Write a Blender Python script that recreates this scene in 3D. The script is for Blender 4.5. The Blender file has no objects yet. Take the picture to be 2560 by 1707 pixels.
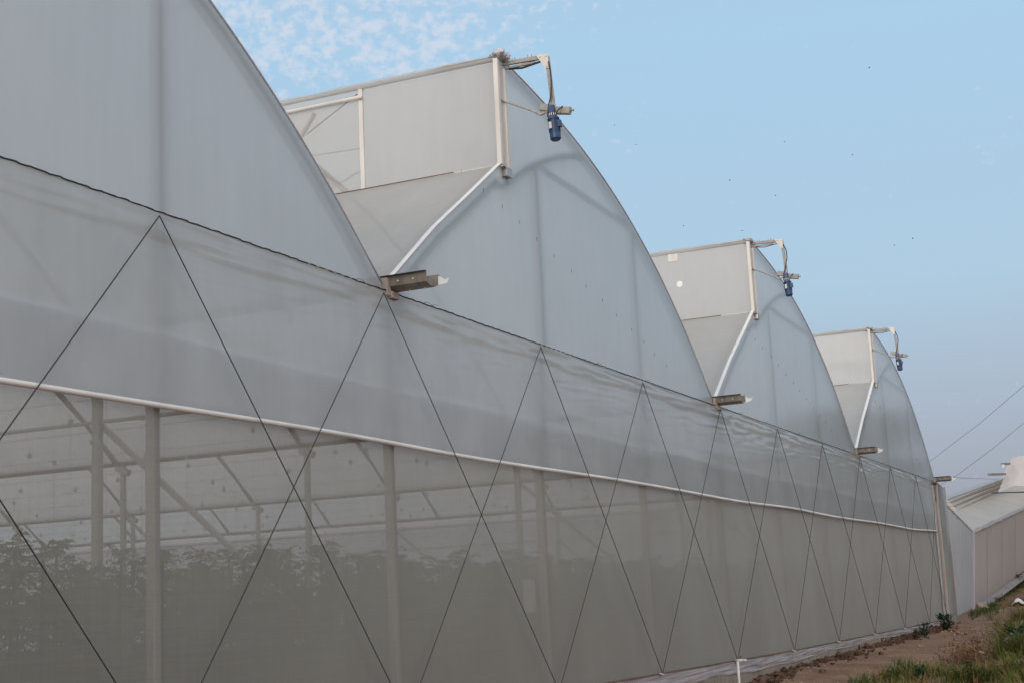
import bpy, math, random
import numpy as np
from mathutils import Vector, Matrix, noise
random.seed(7)
S = bpy.context.scene
C = S.collection

# ------------------------------------------------------------------ camera
F_PX, PP = 3757.76, (1280.0, 853.5)
CAM = Vector((-7.4313, -5.8224, 0.8072))
FW = Vector((0.89763249, 0.40417785, 0.17577308))
RT = Vector((0.4175995, -0.90746981, -0.04592041))
UP = Vector((-0.14094879, -0.11462241, 0.98335911))
cd = bpy.data.cameras.new('camera')
cam = bpy.data.objects.new('camera', cd); C.objects.link(cam)
cam.matrix_world = Matrix((( RT.x, UP.x, -FW.x, CAM.x), (RT.y, UP.y, -FW.y, CAM.y), (RT.z, UP.z, -FW.z, CAM.z), (0, 0, 0, 1)))
cd.sensor_width = 36.0; cd.lens = F_PX / 2560 * 36.0; cd.clip_end = 3000; cd.clip_start = 0.05
S.camera = cam

def at(x, y, dep):                      # point seen at photo pixel x,y at a given distance: used once, for measuring far things
    return CAM + (FW * F_PX + RT * (x - PP[0]) - UP * (y - PP[1])) * (dep / F_PX)

# ------------------------------------------------------------------ world, sun, exposure
SUN_EL, SUN_DIR = 12.0, Vector((-1.0, 0.10, 0))
w = bpy.data.worlds.new('World'); S.world = w; w.use_nodes = True
nt = w.node_tree; nt.nodes.clear()
def N(nt, t, **k):
    n = nt.nodes.new(t)
    for a, b in k.items():
        if a.startswith('i_'): n.inputs[a[2:].replace('_', ' ')].default_value = b
        else: setattr(n, a, b)
    return n
def ramp(nt, stops, interp='LINEAR'):
    r = nt.nodes.new('ShaderNodeValToRGB'); r.color_ramp.interpolation = interp
    e = r.color_ramp.elements
    while len(e) < len(stops): e.new(0.5)
    for i, (p, c) in enumerate(stops):
        e[i].position = p; e[i].color = (c[0], c[1], c[2], 1) if not isinstance(c, (int, float)) else (c, c, c, 1)
    return r
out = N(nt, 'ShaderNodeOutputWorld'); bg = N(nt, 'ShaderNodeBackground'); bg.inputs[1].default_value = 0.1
L = nt.links.new
sky = N(nt, 'ShaderNodeTexSky'); sky.sky_type = 'NISHITA'; sky.sun_disc = False
sky.sun_elevation = math.radians(SUN_EL); sky.sun_rotation = math.atan2(SUN_DIR.x, SUN_DIR.y)
sky.air_density = 1.0; sky.dust_density = 2.0
tc = N(nt, 'ShaderNodeTexCoord')
sep = N(nt, 'ShaderNodeSeparateXYZ'); L(tc.outputs['Generated'], sep.inputs[0])
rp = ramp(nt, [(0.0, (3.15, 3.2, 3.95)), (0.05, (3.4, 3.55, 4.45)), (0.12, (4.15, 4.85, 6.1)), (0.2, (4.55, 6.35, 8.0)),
               (0.36, (4.45, 6.75, 8.9)), (0.6, (4.9, 6.3, 8.0)), (1.0, (5.0, 6.0, 7.4))])  # overhead stops lie out of view, brightened to light the films
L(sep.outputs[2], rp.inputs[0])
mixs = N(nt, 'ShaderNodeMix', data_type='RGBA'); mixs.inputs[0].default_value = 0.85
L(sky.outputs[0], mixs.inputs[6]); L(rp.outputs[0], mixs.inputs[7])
# altocumulus: flat layer, coordinates divided by height, so they foreshorten as a real layer does
dvx = N(nt, 'ShaderNodeMath', operation='MAXIMUM'); L(sep.outputs[2], dvx.inputs[0]); dvx.inputs[1].default_value = 0.03
dv = N(nt, 'ShaderNodeVectorMath', operation='DIVIDE'); L(tc.outputs['Generated'], dv.inputs[0])
cmb = N(nt, 'ShaderNodeCombineXYZ')
for i in range(3): L(dvx.outputs[0], cmb.inputs[i])
L(cmb.outputs[0], dv.inputs[1])
mp = N(nt, 'ShaderNodeMapping'); L(dv.outputs[0], mp.inputs[0])
n1 = N(nt, 'ShaderNodeTexNoise'); n1.inputs['Scale'].default_value = 105.0; n1.inputs['Detail'].default_value = 4; n1.inputs['Roughness'].default_value = .55
mp2 = N(nt, 'ShaderNodeMapping'); mp2.inputs['Scale'].default_value = (1, 1, 1.35); L(tc.outputs['Generated'], mp2.inputs[0]); L(mp2.outputs[0], n1.inputs['Vector'])
n2 = N(nt, 'ShaderNodeTexNoise'); n2.inputs['Scale'].default_value = 13.0; n2.inputs['Detail'].default_value = 3
L(mp2.outputs[0], n2.inputs['Vector'])
cdir = (at(820, -130, 1) - CAM).normalized()
dot = N(nt, 'ShaderNodeVectorMath', operation='DOT_PRODUCT'); L(tc.outputs['Generated'], dot.inputs[0]); dot.inputs[1].default_value = cdir
mr = N(nt, 'ShaderNodeMapRange'); L(dot.outputs['Value'], mr.inputs[0])
mr.inputs[1].default_value = math.cos(math.radians(12)); mr.inputs[2].default_value = math.cos(math.radians(5.0))
mr.inputs[3].default_value = -0.20; mr.inputs[4].default_value = 0.06
a1 = N(nt, 'ShaderNodeMath', operation='MULTIPLY_ADD'); L(n2.outputs[0], a1.inputs[0]); a1.inputs[1].default_value = 0.42; L(n1.outputs[0], a1.inputs[2])
a2 = N(nt, 'ShaderNodeMath', operation='ADD'); L(a1.outputs[0], a2.inputs[0]); L(mr.outputs[0], a2.inputs[1])
cr = ramp(nt, [(0.0, 0.0), (0.70, 0.0), (0.78, 0.16), (0.88, 0.46), (1.0, 0.62)]); L(a2.outputs[0], cr.inputs[0])
mixc = N(nt, 'ShaderNodeMix', data_type='RGBA'); L(cr.outputs[0], mixc.inputs[0]); L(mixs.outputs[2], mixc.inputs[6])
mixc.inputs[7].default_value = (7.4, 7.5, 8.3, 1)
# evening glow added behind the photographer, out of view, to light the wall warmly
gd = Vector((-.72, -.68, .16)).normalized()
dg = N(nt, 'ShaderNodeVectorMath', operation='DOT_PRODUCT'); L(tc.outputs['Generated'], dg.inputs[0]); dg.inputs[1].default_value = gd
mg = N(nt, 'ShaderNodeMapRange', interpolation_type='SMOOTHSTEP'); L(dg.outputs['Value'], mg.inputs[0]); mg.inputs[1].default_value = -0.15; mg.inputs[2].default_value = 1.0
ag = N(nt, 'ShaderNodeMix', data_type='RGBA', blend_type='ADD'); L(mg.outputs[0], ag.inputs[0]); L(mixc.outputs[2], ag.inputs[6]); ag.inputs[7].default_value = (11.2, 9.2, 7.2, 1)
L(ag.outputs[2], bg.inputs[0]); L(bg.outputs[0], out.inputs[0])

sl = bpy.data.lights.new('sun', 'SUN'); sl.energy = 0.9; sl.angle = math.radians(14); sl.color = (1.0, 0.88, 0.76)
so = bpy.data.objects.new('sun', sl); C.objects.link(so); so.location = (-20, 5, 30)
sd = Vector((SUN_DIR.x, SUN_DIR.y, 0)).normalized() * math.cos(math.radians(SUN_EL)); sd.z = math.sin(math.radians(SUN_EL))
so.rotation_euler = sd.to_track_quat('Z', 'Y').to_euler()
S.view_settings.view_transform = 'Standard'; S.view_settings.look = 'None'; S.view_settings.exposure = 0.0; S.view_settings.gamma = 1.0
S.cycles.max_bounces = 10; S.cycles.diffuse_bounces = 5; S.cycles.transmission_bounces = 8; S.cycles.transparent_max_bounces = 14
S.cycles.caustics_reflective = False; S.cycles.caustics_refractive = False

# ------------------------------------------------------------------ materials
def new_mat(name):
    m = bpy.data.materials.new(name); m.use_nodes = True; m.node_tree.nodes.clear()
    o = m.node_tree.nodes.new('ShaderNodeOutputMaterial'); return m, m.node_tree, o
def noise_node(nt, scale, detail=4, stretch=(1, 1, 1), rough=.5, off=0):
    t = nt.nodes.new('ShaderNodeTexCoord'); mpn = nt.nodes.new('ShaderNodeMapping'); n = nt.nodes.new('ShaderNodeTexNoise')
    nt.links.new(t.outputs['Object'], mpn.inputs[0]); mpn.inputs['Scale'].default_value = stretch; mpn.inputs['Location'].default_value = (off, off * .7, off * .3)
    nt.links.new(mpn.outputs[0], n.inputs['Vector']); n.inputs['Scale'].default_value = scale; n.inputs['Detail'].default_value = detail; n.inputs['Roughness'].default_value = rough
    return n
def solid(name, c1, c2, scale=8, stretch=(1, 1, 1), rough=.6, metal=0, bump=0.0, bscale=40, detail=5):
    m, nt, o = new_mat(name); p = nt.nodes.new('ShaderNodeBsdfPrincipled')
    n = noise_node(nt, scale, detail, stretch); r = ramp(nt, [(.3, c1), (.7, c2)])
    nt.links.new(n.outputs[0], r.inputs[0]); nt.links.new(r.outputs[0], p.inputs['Base Color'])
    p.inputs['Roughness'].default_value = rough; p.inputs['Metallic'].default_value = metal
    if bump:
        b = nt.nodes.new('ShaderNodeBump'); b.inputs['Strength'].default_value = bump; b.inputs['Distance'].default_value = .02
        nb = noise_node(nt, bscale, 5, stretch); nt.links.new(nb.outputs[0], b.inputs['Height']); nt.links.new(b.outputs[0], p.inputs['Normal'])
    nt.links.new(p.outputs[0], o.inputs[0]); return m
def film(name, col, transl=.5, transp=.1, gloss=.25, dirt=.12, bump=.25, col2=None, rough=.22, tcol=None, bstretch=(1, 1, 1)):
    """thin plastic sheet: reflects diffusely, lets light through diffusely, a little straight through, and a soft sheen"""
    m, nt, o = new_mat(name); L = nt.links.new
    n = noise_node(nt, 1.3, 6, (1, 1, .7), .6); r = ramp(nt, [(.3, [c * (1 - dirt) for c in col]), (.7, col)])
    L(n.outputs[0], r.inputs[0])
    # faint vertical streaks of dried rain and dust
    n2 = noise_node(nt, 9, 4, (1, 1, .10), .6, 3); r2 = ramp(nt, [(.35, .975), (.65, 1.0)]); L(n2.outputs[0], r2.inputs[0])
    mu = N(nt, 'ShaderNodeMix', data_type='RGBA', blend_type='MULTIPLY'); mu.inputs[0].default_value = 1
    L(r.outputs[0], mu.inputs[6]); L(r2.outputs[0], mu.inputs[7])
    b = nt.nodes.new('ShaderNodeBump'); b.inputs['Strength'].default_value = bump; b.inputs['Distance'].default_value = .04
    nb = noise_node(nt, 1.6, 3, bstretch, .5, 5); L(nb.outputs[0], b.inputs['Height'])
    d = nt.nodes.new('ShaderNodeBsdfDiffuse'); t = nt.nodes.new('ShaderNodeBsdfTranslucent'); tr = nt.nodes.new('ShaderNodeBsdfTransparent')
    g = nt.nodes.new('ShaderNodeBsdfGlossy'); g.inputs['Roughness'].default_value = rough
    L(mu.outputs[2], d.inputs[0]); L(mu.outputs[2], t.inputs[0]); tr.inputs[0].default_value = (.95, .96, .97, 1)
    for q in (d, g): L(b.outputs[0], q.inputs['Normal'])
    m1 = nt.nodes.new('ShaderNodeMixShader'); m1.inputs[0].default_value = transl; L(d.outputs[0], m1.inputs[1]); L(t.outputs[0], m1.inputs[2])
    m2 = nt.nodes.new('ShaderNodeMixShader'); m2.inputs[0].default_value = transp; L(m1.outputs[0], m2.inputs[1]); L(tr.outputs[0], m2.inputs[2])
    fr = nt.nodes.new('ShaderNodeFresnel'); L(b.outputs[0], fr.inputs['Normal'])      # same reflectance from both faces of the sheet
    ge = nt.nodes.new('ShaderNodeNewGeometry'); io = N(nt, 'ShaderNodeMapRange'); L(ge.outputs['Backfacing'], io.inputs[0]); io.inputs[3].default_value = 1.45; io.inputs[4].default_value = 1 / 1.45; L(io.outputs[0], fr.inputs[0])
    ml = N(nt, 'ShaderNodeMath', operation='MULTIPLY'); L(fr.outputs[0], ml.inputs[0]); ml.inputs[1].default_value = gloss * 3
    m3 = nt.nodes.new('ShaderNodeMixShader'); L(ml.outputs[0], m3.inputs[0]); L(m2.outputs[0], m3.inputs[1]); L(g.outputs[0], m3.inputs[2])
    L(m3.outputs[0], o.inputs[0]); return m
def net_mat(name, col, open_=.62, dirt=.15, threads=True):
    """woven insect net: holes let you look straight through, fewer as the sheet is seen edge-on"""
    m, nt, o = new_mat(name); L = nt.links.new
    n = noise_node(nt, .8, 5, (1, 1, .8), .6); r = ramp(nt, [(.3, [c * (1 - dirt) for c in col]), (.7, col)]); L(n.outputs[0], r.inputs[0])
    d = nt.nodes.new('ShaderNodeBsdfDiffuse'); t = nt.nodes.new('ShaderNodeBsdfTranslucent'); tr = nt.nodes.new('ShaderNodeBsdfTransparent')
    L(r.outputs[0], d.inputs[0]); L(r.outputs[0], t.inputs[0])
    m1 = nt.nodes.new('ShaderNodeMixShader'); m1.inputs[0].default_value = .35; L(d.outputs[0], m1.inputs[1]); L(t.outputs[0], m1.inputs[2])
    # open fraction = open_ ** (1/cos)
    lw = nt.nodes.new('ShaderNodeLayerWeight'); lw.inputs[0].default_value = .5
    c = N(nt, 'ShaderNodeMath', operation='SUBTRACT'); c.inputs[0].default_value = 1.0; L(lw.outputs['Facing'], c.inputs[1])
    cm = N(nt, 'ShaderNodeMath', operation='MAXIMUM'); L(c.outputs[0], cm.inputs[0]); cm.inputs[1].default_value = .04
    iv = N(nt, 'ShaderNodeMath', operation='DIVIDE'); iv.inputs[0].default_value = 1.0; L(cm.outputs[0], iv.inputs[1])
    pw = N(nt, 'ShaderNodeMath', operation='POWER'); pw.inputs[0].default_value = open_; L(iv.outputs[0], pw.inputs[1])
    # thread lines, fine irregular variation
    nx = noise_node(nt, 60, 2, (1, 1, .02), .5, 2); nz = noise_node(nt, 60, 2, (.02, 1, 1), .5, 9)
    ad = N(nt, 'ShaderNodeMath', operation='ADD'); L(nx.outputs[0], ad.inputs[0]); L(nz.outputs[0], ad.inputs[1])
    ma = N(nt, 'ShaderNodeMapRange'); L(ad.outputs[0], ma.inputs[0]); ma.inputs[1].default_value = .7; ma.inputs[2].default_value = 1.3; ma.inputs[3].default_value = .90 if threads else 1; ma.inputs[4].default_value = 1.10 if threads else 1
    pm = N(nt, 'ShaderNodeMath', operation='MULTIPLY'); L(pw.outputs[0], pm.inputs[0]); L(ma.outputs[0], pm.inputs[1])
    m2 = nt.nodes.new('ShaderNodeMixShader'); L(pm.outputs[0], m2.inputs[0]); L(m1.outputs[0], m2.inputs[1]); L(tr.outputs[0], m2.inputs[2])
    L(m2.outputs[0], o.inputs[0]); return m
def leaf_mat(name, c1, c2, scale=3):
    m, nt, o = new_mat(name); n = noise_node(nt, scale, 4); r = ramp(nt, [(.3, c1), (.7, c2)]); nt.links.new(n.outputs[0], r.inputs[0])
    d = nt.nodes.new('ShaderNodeBsdfDiffuse'); t = nt.nodes.new('ShaderNodeBsdfTranslucent'); mx = nt.nodes.new('ShaderNodeMixShader'); mx.inputs[0].default_value = .3
    nt.links.new(r.outputs[0], d.inputs[0]); nt.links.new(r.outputs[0], t.inputs[0]); nt.links.new(d.outputs[0], mx.inputs[1]); nt.links.new(t.outputs[0], mx.inputs[2])
    nt.links.new(mx.outputs[0], o.inputs[0]); return m
M = dict(
    gable=film('gable_film', (.86, .925, .985), .72, .09, .36, dirt=.05, bump=.10, rough=.12),
    roof=film('roof_film', (.92, .905, .87), .66, .06, .10, dirt=.08, bump=.2),
    vent=film('vent_film', (.86, .86, .85), .60, .08, .10, dirt=.05, bump=.12),
    curtain=film('curtain_film', (.73, .76, .78), .62, .06, .32, dirt=.14, bump=.16, rough=.15, bstretch=(.35, 1, 2.2)),
    inner=film('inner_film', (.72, .74, .77), .45, .12, .1),
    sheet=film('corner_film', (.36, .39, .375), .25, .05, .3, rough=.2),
    skirt=film('skirt_film', (.40, .365, .375), .15, .0, .1, dirt=.3, bump=.6),
    net=net_mat('insect_net', (.41, .40, .375), .485, .12),
    farwhite=film('far_white_film', (.80, .80, .84), .25, .0, .08),
    ventnet=net_mat('vent_net', (.70, .68, .65), .50, .03, False),
    farfilm=film('far_film', (.60, .60, .615), .4, .0, .08),
    farroof=film('far_roof', (.66, .63, .58), .4, .0, .08),
    farnet=solid('far_net', (.46, .43, .41), (.49, .46, .44), 1.2, (1, 1, .3), .8),
    galv=solid('galvanised_steel', (.36, .36, .35), (.48, .47, .45), 14, (1, 1, 1), .42, .6),
    galvd=solid('weathered_gutter_steel', (.20, .18, .16), (.34, .31, .27), 7, (1, 3, 1), .5, .35),
    alu=solid('white_profile', (.60, .575, .54), (.74, .715, .68), 9, (1, 1, .3), .45),
    pipe=solid('white_pipe', (.62, .60, .57), (.80, .78, .75), 5, (.4, 1, 1), .4),
    bracket=solid('dull_bracket_steel', (.27, .262, .245), (.40, .385, .355), 20, (1, 1, 1), .55, .0),
    blue=solid('blue_motor_paint', (.006, .032, .095), (.014, .055, .15), 15, (1, 1, 1), .42),
    black=solid('black_cord', (.02, .019, .02), (.035, .033, .033), 10, (1, 1, 1), .6),
    wire=solid('dark_wire', (.04, .037, .035), (.07, .06, .055), 10, (1, 1, 1), .5),
    white=solid('white_plastic', (.74, .74, .73), (.85, .85, .84), 8, (1, 1, 1), .4),
    tag=solid('name_plate', (.45, .45, .45), (.6, .6, .6), 30, (1, 1, 1), .4),
    wood=solid('pale_wood', (.38, .32, .28), (.52, .45, .40), 6, (6, 6, .5), .7, bump=.3),
    stake=solid('brown_wood', (.12, .06, .04), (.2, .11, .07), 20, (1, 1, .3), .8),
    conc=solid('concrete', (.20, .165, .14), (.30, .25, .21), 4, (3, 1, .4), .9, bump=.4),
    soil=solid('dry_soil', (.13, .066, .037), (.25, .148, .092), 1.6, (1, 1, 1), .95, bump=.8, bscale=18),
    clod=solid('dark_soil', (.060, .031, .019), (.14, .078, .050), 9, (1, 1, 1), .95, bump=.8, bscale=60),
    stone=solid('pale_stone', (.26, .20, .16), (.42, .34, .28), 6, (1, 1, 1), .9, bump=.6),
    floor=solid('greenhouse_floor', (.07, .055, .045), (.12, .1, .08), 1, (1, 1, 1), .95),
    tomato=leaf_mat('tomato_leaf', (.07, .115, .03), (.125, .185, .06)),
    dryleaf=leaf_mat('yellow_leaf', (.25, .22, .08), (.3, .27, .1)),
    grass=leaf_mat('grass_blade', (.045, .085, .022), (.13, .17, .05), 2),
    straw=leaf_mat('dry_grass', (.22, .15, .06), (.34, .26, .12), 2),
    mulch=leaf_mat('brown_litter', (.115, .05, .028), (.25, .125, .075), 3),
    weed=leaf_mat('weed_leaf', (.02, .05, .028), (.05, .095, .05), 6),
    red=solid('red_tomato', (.28, .03, .02), (.36, .06, .03), 10, (1, 1, 1), .35),
    yellow=solid('yellow_tomato', (.42, .30, .11), (.5, .40, .2), 10, (1, 1, 1), .35),
    orange=solid('orange_tomato', (.38, .13, .04), (.45, .18, .06), 10, (1, 1, 1), .35),
    bird=solid('bird_feathers', (.07, .07, .075), (.11, .11, .12), 5),
    bark=solid('bark', (.06, .045, .035), (.1, .08, .06), 8),
    crown=leaf_mat('tree_leaf', (.03, .045, .02), (.07, .09, .035), 1),
)

# ------------------------------------------------------------------ mesh helpers
class MB:
    def __init__(s): s.v = []; s.f = []; s.mi = []; s.cur = 0
    def add(s, vs, fs):
        o = len(s.v); s.v += [tuple(v) for v in vs]
        for f in fs: s.f.append([i + o for i in f]); s.mi.append(s.cur)
        return s
    def box(s, x0, x1, y0, y1, z0, z1):
        return s.add([(x, y, z) for x in (x0, x1) for y in (y0, y1) for z in (z0, z1)],
                     [(0, 1, 3, 2), (4, 6, 7, 5), (0, 4, 5, 1), (2, 3, 7, 6), (0, 2, 6, 4), (1, 5, 7, 3)])
    def bar(s, a, b, wd, ht, up=(0, 0, 1), bevel=.12):
        a = Vector(a); b = Vector(b); d = (b - a).normalized(); u = Vector(up)
        if abs(d.dot(u.normalized())) > .98: u = Vector((1, 0, 0))
        r = d.cross(u).normalized(); u = r.cross(d).normalized(); k = min(wd, ht) * bevel
        pr = [(-wd/2 + k, -ht/2), (wd/2 - k, -ht/2), (wd/2, -ht/2 + k), (wd/2, ht/2 - k), (wd/2 - k, ht/2), (-wd/2 + k, ht/2), (-wd/2, ht/2 - k), (-wd/2, -ht/2 + k)]
        vs = [p + r * q[0] + u * q[1] for p in (a, b) for q in pr]
        return s.add(vs, [(i, (i + 1) % 8, 8 + (i + 1) % 8, 8 + i) for i in range(8)] + [tuple(range(7, -1, -1)), tuple(range(8, 16))])
    def tube(s, pts, r, n=8, cap=True):
        pts = [Vector(p) for p in pts]; m = len(pts); vs = []
        rr = r if isinstance(r, (list, tuple)) else [r] * m
        ref = None
        for i, p in enumerate(pts):
            d = (pts[min(i + 1, m - 1)] - pts[max(i - 1, 0)]).normalized()
            if ref is None: ref = Vector((0, 0, 1)) if abs(d.z) < .9 else Vector((1, 0, 0))
            a = d.cross(ref).normalized(); ref = a.cross(d).normalized()
            vs += [p + (a * math.cos(t * 2 * math.pi / n) + ref * math.sin(t * 2 * math.pi / n)) * rr[i] for t in range(n)]
        fs = [(i * n + k, i * n + (k + 1) % n, (i + 1) * n + (k + 1) % n, (i + 1) * n + k) for i in range(m - 1) for k in range(n)]
        if cap: fs += [tuple(range(n - 1, -1, -1)), tuple(range((m - 1) * n, m * n))]
        return s.add(vs, fs)
    def strip(s, prof, y0, y1, ny=1):           # profile in XZ swept along Y
        m = len(prof); vs = [(x, y0 + (y1 - y0) * j / ny, z) for j in range(ny + 1) for x, z in prof]
        return s.add(vs, [(j * m + i, j * m + i + 1, (j + 1) * m + i + 1, (j + 1) * m + i) for j in range(ny) for i in range(m - 1)])
    def blob(s, c, r, seed=0, n=7, amp=.3, fr=1.4):
        vs = []; fs = []; c = Vector(c); r = Vector(r) if not isinstance(r, (int, float)) else Vector((r, r, r))
        for i in range(n + 1):
            for j in range(2 * n):
                th = math.pi * i / n; ph = math.pi * j / n; d = Vector((math.sin(th) * math.cos(ph), math.sin(th) * math.sin(ph), math.cos(th)))
                k = 1 + amp * noise.noise(d * fr + Vector((seed * 3.1, seed, 0)))  * 2
                vs.append(c + Vector((d.x * r.x, d.y * r.y, d.z * r.z)) * k)
        for i in range(n):
            for j in range(2 * n): fs.append((i * 2 * n + j, i * 2 * n + (j + 1) % (2 * n), (i + 1) * 2 * n + (j + 1) % (2 * n), (i + 1) * 2 * n + j))
        return s.add(vs, fs)
    def grid(s, fn, nu, nv):
        vs = [fn(i / nu, j / nv) for j in range(nv + 1) for i in range(nu + 1)]
        return s.add(vs, [(j * (nu + 1) + i, j * (nu + 1) + i + 1, (j + 1) * (nu + 1) + i + 1, (j + 1) * (nu + 1) + i) for j in range(nv) for i in range(nu)])
    def build(s, name, mat, parent=None, smooth=False, loc=None):
        me = bpy.data.meshes.new(name); me.from_pydata(s.v, [], s.f); me.validate()
        for m in (mat if isinstance(mat, (list, tuple)) else [mat]): me.materials.append(m)
        if isinstance(mat, (list, tuple)) and len(me.polygons) == len(s.mi): me.polygons.foreach_set('material_index', s.mi)
        if smooth: me.polygons.foreach_set('use_smooth', [True] * len(me.polygons))
        me.update(); o = bpy.data.objects.new(name, me); C.objects.link(o)
        if loc is not None:
            l = Vector(loc); me.transform(Matrix.Translation(-l)); o.location = l
        if parent is not None: put(o, parent)
        return o
def wloc(o):
    p = o.location.copy()
    return p
def put(o, parent):                     # parent while keeping world-space vertices
    o.parent = parent; off = Vector((0, 0, 0)); q = parent
    while q is not None: off += q.location + q.matrix_parent_inverse.translation; q = q.parent
    o.matrix_parent_inverse = Matrix.Translation(-off)
def empty(name, loc, label, cat, group=None):
    o = bpy.data.objects.new(name, None); o.empty_display_size = .2; C.objects.link(o); o.location = loc
    return tag(o, label, cat, group)
def tag(o, label, cat, group=None, kind=None):
    o['label'] = label; o['category'] = cat
    if group: o['group'] = group
    if kind: o['kind'] = kind
    return o
def nz(x, y, z=0): return noise.noise(Vector((x, y, z)))
def lerp(xs, ys, x): return float(np.interp(x, xs, ys))

# ------------------------------------------------------------------ terrain
def gbase(x): return lerp([-40, -7, 8, 13.3, 15.3, 18.4, 22.5, 25.5, 29.4, 36, 45, 54, 60, 66, 80, 140, 400], [-1.0, -.92, -.48, -.30, -.24, -.20, -.13, -.09, -.0, .02, .04, .05, .55, 1.3, 2.6, 5.0, 9.0], x)
def sstep(t): t = max(0, min(1, t)); return t * t * (3 - 2 * t)
def ground_z(x, y):
    z = gbase(x)
    e = -1.25 - .028 * max(0, 30 - x) if x < 40 else -1.25 + (x - 40) * .055         # bank edge on the camera side
    b = sstep((e - y) / 1.6)
    z += b * lerp([-10, 6, 14, 20, 30, 45, 60, 100], [0, .0, .12, .26, .5, .9, 1.1, 1.5], x)
    if y < 0 or x > 31: z += .035 * nz(x * 1.1, y * 1.4) + .018 * nz(x * 4, y * 4, 3) + (.05 * b * nz(x * 2, y * 2.2, 7))
    # gentle swell of loose earth against the curb
    if x < 31: z += .03 * sstep((y + .75) / .6) * (1 if y < 0 else 0)
    if y > .3 and x < 31: z = gbase(x) - .1
    return z
xs = sorted(set([-400, -200, -100, -60, -40, -25, -15] + [round(-10 + .5 * i, 2) for i in range(32)] + [round(6 + .09 * i, 3) for i in range(330)] + [36 + .5 * i for i in range(80)] + [80, 90, 100, 120, 150, 200, 300, 500, 900]))
ys = sorted(set([-900, -400, -200, -100, -60, -40, -25, -15, -10, -7, -5.5, -4.5] + [round(-4 + .075 * i, 3) for i in range(62)] + [.8, 1.2, 1.8, 2.5, 3.5, 5, 8, 12, 20, 30, 45, 70, 100, 200, 500, 900]))
g = MB(); nx_ = len(xs)
g.v = [(x, y, ground_z(x, y)) for y in ys for x in xs]
g.f = [(j * nx_ + i, j * nx_ + i + 1, (j + 1) * nx_ + i + 1, (j + 1) * nx_ + i) for j in range(len(ys) - 1) for i in range(nx_ - 1)]; g.mi = [0] * len(g.f)
go = g.build('ground', M['soil'], smooth=True); go['kind'] = 'structure'

# ------------------------------------------------------------------ the greenhouse
YB = 34.0                                   # how far it runs back
PANEL, BAY = 3.0, 9.0
XL, XR = -15.0, 30.0
GZ = 3.41
_rx = [2.6, 3.05, 3.57, 4.12, 4.58, 4.93, 5.86, 6.7, 7.36, 7.9, 8.4, 8.75, 8.97]
_rz = [6.19, 6.14, 6.06, 5.95, 5.83, 5.73, 5.42, 5.03, 4.66, 4.29, 3.92, 3.64, 3.46]
_pc = np.polyfit(_rx, _rz, 4)
RC = [(x, float(np.polyval(_pc, x))) for x in np.linspace(2.58, 8.98, 26)]
RC[-1] = (8.98, 3.45)
_lx, _lz = [.0, .2, .97, 1.71, 2.32, 2.44], [3.42, 3.56, 4.12, 4.60, 5.01, 5.09]
LC = [(float(x), float(np.interp(x, _lx, _lz)) + .012 * math.sin(math.pi * x / 2.44)) for x in np.linspace(.06, 2.44, 14)]
INN = [(2.42, 4.86), (2.72, 5.02), (3.12, 5.24), (3.55, 5.42), (4.0, 5.58), (4.35, 5.68), (4.75, 5.76)]
gh = empty('greenhouse', (7.5, YB / 2, -.5), 'long milky film greenhouse with four saw-tooth arched bays facing the path', 'greenhouse')
bays = [-15., -6., 3., 12., 21.]
YS = [0.0, 3.0, 6.5, 10.0, 13.5, 17.0, 20.5, 24.0, 27.5, 31.0, 34.0]
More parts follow.
